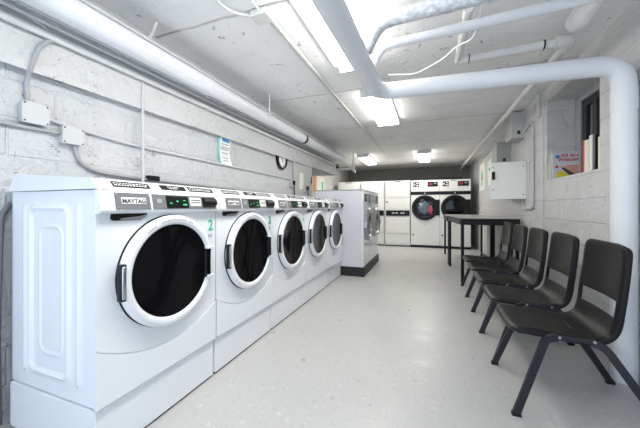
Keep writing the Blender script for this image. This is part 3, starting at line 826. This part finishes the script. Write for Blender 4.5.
for y, z, l in ((4.13, 1.50, 'wall outlet with black plug under the clock'), (4.62, 1.44, 'wall outlet with black plug over the grey door')):
    t = wbox('power_outlet', XL + (.028 if y > 4.3 else 0), y - .05, y + .05, z - .06, z + .06, .04 if y < 4.3 else .03, l, 'outlet', screws=False, group='outlets with black plugs')
    obj('plug', B(.046, .08, -.022, .022, -.03, .04, .006), 'black', t)
    obj('power_cord', Tb([(.066, 0, -.02), (.068, .0, -.12), (.06, .03, -.3)], .008, 8, rr=.05), 'black', t, smooth=True)
t = thing('pipe_strap', 'small dark fitting on the left wall behind the top of the second washer', 'wall fitting', (XL, 1.66, 1.345)); obj('fitting_body', B(.001, .045, -.05, .05, -.02, .02, .008), 'black', t)
# notice: two curled sheets
nt_ = thing('wall_notice', 'curled white notice with a blue heading on the left wall', 'notice', (XL, 2.535, 1.73))
def sheet(y0, y1, z0, z1, x, curl, skew=0.):
    bm = bmesh.new(); n = 10; V = []
    for i in range(n + 1):
        t = i / n; z = z1 + (z0 - z1) * t
        xx = x + curl * (2 * t - 1) ** 2
        V.append([bm.verts.new((xx, y0 + skew * t * t, z)), bm.verts.new((xx + .004, y1 + skew * t - .03 * math.sin(PI * t), z))])
    for i in range(n): bm.faces.new((V[i][0], V[i][1], V[i + 1][1], V[i + 1][0]))
    return bm
o = obj('backing_sheet', sheet(-.11, .10, -.17, .15, .004, .012, .03), 'cyan', nt_); 
o = obj('front_sheet', sheet(-.085, .095, -.165, .145, .008, .014, .02), 'paper', nt_)
obj('blue_heading', B(.0205, .0225, -.055, .06, .085, .118), 'blue', nt_)
bm = bmesh.new()
for z, a, b_ in ((.055, -.06, .05), (.02, -.07, .06), (-.0, -.07, .05), (-.04, -.05, .04), (-.09, -.05, .04), (-.12, -.04, .03)): bx(bm, .016 + .006 * (abs(z) > .08), .0205 + .004 * (abs(z) > .08), a, b_, z, z + .007)
obj('notice_print', bm, 'printgrey', nt_)
# clock
ck = thing('wall_clock', 'round wall clock with black rim on the left wall', 'clock', (XL, 3.80, 1.825))
obj('clock_rim', Lt([(.118, .002), (.15, .002), (.152, .03), (.138, .045), (.122, .042), (.118, .025)], (0, 0, 0), seg=48, closed=True), 'black', ck, smooth=True)
obj('clock_face', Lt([(0, .022), (.12, .022), (.12, .002), (0, .002)], (0, 0, 0), seg=48), 'paper', ck)
bm = bmesh.new()
for i in range(12):
    a = i * PI / 6; c_, s_ = math.cos(a), math.sin(a)
    lathe(bm, [(0, .0245), (.007, .024), (.007, .022)], (0, .1 * s_, .1 * c_), 'x', 8)
obj('hour_mark', bm, 'printdark', ck)
obj('hour_hand', Tb([(.026, 0, 0), (.026, .035, -.045)], .004, 6), 'black', ck); obj('minute_hand', Tb([(.028, 0, 0), (.028, -.03, .075)], .003, 6), 'black', ck)
# framed picture on the far left wall
pc = thing('framed_poster', 'colourful orange, white and green poster on the far left wall', 'poster', (XL2, 7.25, 1.72))
obj('poster_sheet', B(.001, .012, -.42, .42, -.22, .22), 'paper', pc)
obj('orange_panel', B(.012, .014, -.42, -.2, -.22, .22), 'orange', pc); obj('green_panel', B(.012, .014, .18, .30, -.20, .1), 'green', pc); obj('yellow_panel', B(.012, .014, .30, .42, -.22, .22), 'cream', pc)
# hose behind the first washer
run('drain_hose', [(-2.025, .79, .02), (-2.025, .785, .5), (-2.03, .80, 1.08), (-2.033, .84, 1.14)], .013, 'hose', 'grey drain hose hanging behind the nearest washer', 'hose', rr=.1)

# ------------------------------------------------------------------ right wall fittings
XW = XR - .013
ep = thing('electrical_panel', 'open white electrical panel door with black latch on the right wall', 'electrical panel', (XW, 4.62, 1.48))
obj('panel_body', B(-.10, -.001, .02, .62, -.25, .26, .006), 'boxgrey', ep)
dd = obj('panel_door', B(-.415, -.0, -.006, .012, -.25, .26, .004), 'white2', ep)
obj('latch', B(-.40, -.365, -.022, -.006, .02, .13, .004), 'black', dd)
for xx, zz in ((-.385, .19), (-.03, .19), (-.03, -.19), (-.385, -.12)): obj('screw', Lt([(0, -.006), (.007, -.005), (.008, 0), (0, 0)], (xx, -.006, zz), 'y', 10), 'windark', dd)
def rbox(name, x0, y0, y1, z0, z1, label, m, cat='electrical box', slant=0.):
    t = thing(name, label, cat, (XW, (y0 + y1) / 2, z0))
    w = (y1 - y0) / 2; h = z1 - z0; dp = XW - x0
    obj('box_body', prism(bmesh.new(), [(-dp, 0), (-.001, 0), (-.001, h), (-dp, h - slant)], 'y', -w, w), m, t)
    obj('box_cover', B(-dp - .006, -dp, -w + .004, w - .004, .006, h - slant - .006, .002), m, t)
    obj('knockout', B(-dp * .6, -dp * .35, -w - .003, -w, .05, .1, .003), 'windark', t)
    return t
rbox('breaker_box', 1.09, 4.66, 5.0, 2.07, 2.43, 'tall grey electrical box high on the right wall beneath the corner pipe', 'boxmid')
rbox('breaker_box', 1.045, 5.36, 5.75, 1.80, 2.17, 'darker grey electrical box behind the open panel door on the right wall', 'boxdark')
run('conduit', [(XW - .016, 4.66, 2.14), (XW - .016, 4.32, 2.20), (XW - .016, 4.28, 2.1), (XW - .016, 4.28, 1.10), (XW - .016, 4.60, 1.10)], .015, 'conduit', 'grey conduit looping down the right wall beside the electrical panel', 'conduit', rr=.07)
run('cable', [(XW - .02, 4.66, 1.22), (XW - .05, 4.60, 1.12), (XW - .03, 4.55, 1.05), (XW - .012, 4.62, 1.13), (XW - .03, 4.68, 1.22)], .006, 'conduit', 'looped cable below the open electrical panel', 'cable', rr=.04, seg=8)
wbox_t = thing('switch_plate', 'narrow switch plate on the right wall beside the electrical panel', 'switch plate', (XW, 4.45, 1.84)); obj('plate', B(-.01, -.001, -.06, .06, -.14, .14, .003), 'boxgrey', wbox_t)
obj('toggle_mark', prism(bmesh.new(), [(-.02, -.03), (-.012, -.03), (.03, .04), (.022, .04)], 'x', -.012, -.0102), 'printgrey', wbox_t)
run('conduit', [(XW - .03, 5.15, 2.1), (XW - .03, 5.15, 2.44)], .014, 'conduit', 'short conduit stub just beyond the tall grey electrical box', 'conduit')
run('conduit', [(XW - .012, 4.08, 2.18), (XW - .012, 4.08, 2.44)], .03, 'boxgrey', 'short grey pipe stub by the ceiling left of the niche', 'conduit')
# posters on the right wall
ps = thing('framed_poster', 'white poster with a green and red figure on the far right wall', 'poster', (XR, 8.0, 1.85))
obj('poster_sheet', B(-.012, -.001, -.36, .36, -.33, .33, .002), 'paper', ps)
bm = bmesh.new(); prism(bm, [(-.10, -.02), (.08, -.02), (.06, .1), (-.0, .17), (-.08, .1)], 'x', -.0135, -.012); prism(bm, [(-.08, -.22), (.06, -.22), (.07, -.08), (-.06, -.08)], 'x', -.0135, -.012)
obj('green_shape', bm, 'green', ps); obj('red_shape', prism(bmesh.new(), [(-.12, -.07), (.06, -.07), (.03, .0), (-.1, .0)], 'x', -.015, -.0135), 'red', ps)
ps = thing('paper_notice', 'small white notice between the green poster and the electrical panel', 'notice', (XR, 7.15, 1.83))
obj('notice_sheet', B(-.006, -.001, -.22, .14, -.25, .30), 'paper', ps); obj('notice_print', B(-.0075, -.006, -.1, .05, .08, .14), 'green', ps)

# ------------------------------------------------------------------ books in the niche
def book(label, loc, th, dp, h, cover, rz=0., tilt=0., name='paperback_book', group='books standing in the wall niche'):
    """spine faces local -x; th along y, dp along x"""
    t = thing(name, label, 'book', loc, group); t.rotation_euler = (tilt, 0, rz)
    obj('cover', (lambda b: (bx(b, 0, .004, 0, th, 0, h), bx(b, .004, dp, 0, .003, 0, h), bx(b, .004, dp, th - .003, th, 0, h), b)[-1])(bmesh.new()), cover, t)
    obj('pages', B(.004, dp - .004, .003, th - .003, .003, h - .003), 'paper', t)
    return t
nz = NZ0 + .0005
# picture book, cover facing the camera
pb = thing('picture_book', 'picture book titled All Are Welcome leaning in the wall niche, cover outward', 'book', (1.275, 3.83, nz)); pb.rotation_euler = (-.10, 0, math.radians(-2))
bw_, bh_ = .29, .30
obj('cover', (lambda b: (bx(b, 0, bw_, -.010, -.007, 0, bh_), bx(b, 0, bw_, .007, .010, 0, bh_), bx(b, -.003, 0, -.010, .010, 0, bh_), b)[-1])(bmesh.new()), 'skyblue', pb)
obj('pages', B(.001, bw_ - .004, -.007, .007, .003, bh_ - .003), 'cream', pb)
obj('cover_art', prism(bmesh.new(), [(.06, .135), (.14, .15), (bw_ - .002, .15), (bw_ - .002, .02), (.20, .002), (.17, .03)], 'y', -.0112, -.010), 'pinkcol', pb)
obj('cover_art', prism(bmesh.new(), [(.07, .12), (.10, .12), (.21, .035), (.20, .01), (.17, .005)], 'y', -.012, -.0112), 'printdark', pb)
obj('cover_art', prism(bmesh.new(), [(.03, .08), (.08, .09), (.19, .005), (.03, .005)], 'y', -.0116, -.0102), 'yellow', pb)
obj('round_sticker', Lt([(0, -.0115), (.02, -.0112), (.02, -.010)], (.045, 0, bh_ - .055), 'y', 20), 'blue', pb)
obj('cover_art', Lt([(0, -.0115), (.016, -.0112), (.016, -.010)], (.035, 0, .135), 'y', 16), 'red', pb)
text('title', 'All Are', .05, (.155, -.0113, bh_ - .045), '-y', 'red', pb, sx=1.1, bold=.0012)
text('title', 'Welcome', .05, (.155, -.0113, bh_ - .09), '-y', 'red', pb, sx=1.1, bold=.0012)
b_ = book('cream-edged book standing behind the picture book in the niche', (1.262, 3.885, nz), .018, .2, .28, 'cream', name='picture_book')
specs = [('red and pale book with worn spine, next to the picture book in the niche', 3.165, .02, .28, 'red', .20),
         ('cream-spined book, tallest at the left of the upright books in the niche', 3.085, .07, .275, 'cream', .2),
         ('white-spined book standing in the middle of the upright books', 3.035, .04, .30, 'paper', .2),
         ('black-spined book among the upright books in the niche', 2.985, .03, .29, 'black', .2),
         ('pale book at the right edge of the niche', 2.91, .03, .26, 'cream', .2)]
for l, y, th, h, c, dp in specs: book(l, (1.275, y, nz), th, dp, h, c)

# ------------------------------------------------------------------ world, camera, output
wd = bpy.data.worlds.new('world'); S.world = wd; wd.use_nodes = True
bg = wd.node_tree.nodes['Background']; bg.inputs[0].default_value = (.68, .82, 1., 1); bg.inputs[1].default_value = 1.05
F = 288.; cam = bpy.data.cameras.new('camera'); co = bpy.data.objects.new('camera', cam); C.objects.link(co)
cam.sensor_fit = 'HORIZONTAL'; cam.sensor_width = 36; cam.lens = 36 * F / 640
cam.shift_y = -(214 - 207) / 640; cam.clip_start = .02
th = math.atan(108 / F)
co.location = (0, 0, 1.12); co.rotation_euler = (PI / 2, 0, th)
S.camera = co
vs = S.view_settings; S.display_settings.display_device = 'sRGB'
vs.view_transform = 'Standard'; vs.look = 'None'; vs.gamma = 1; vs.use_curve_mapping = False; vs.exposure = 1.12
S.cycles.max_bounces = 10; S.cycles.diffuse_bounces = 6; S.cycles.use_denoising = True
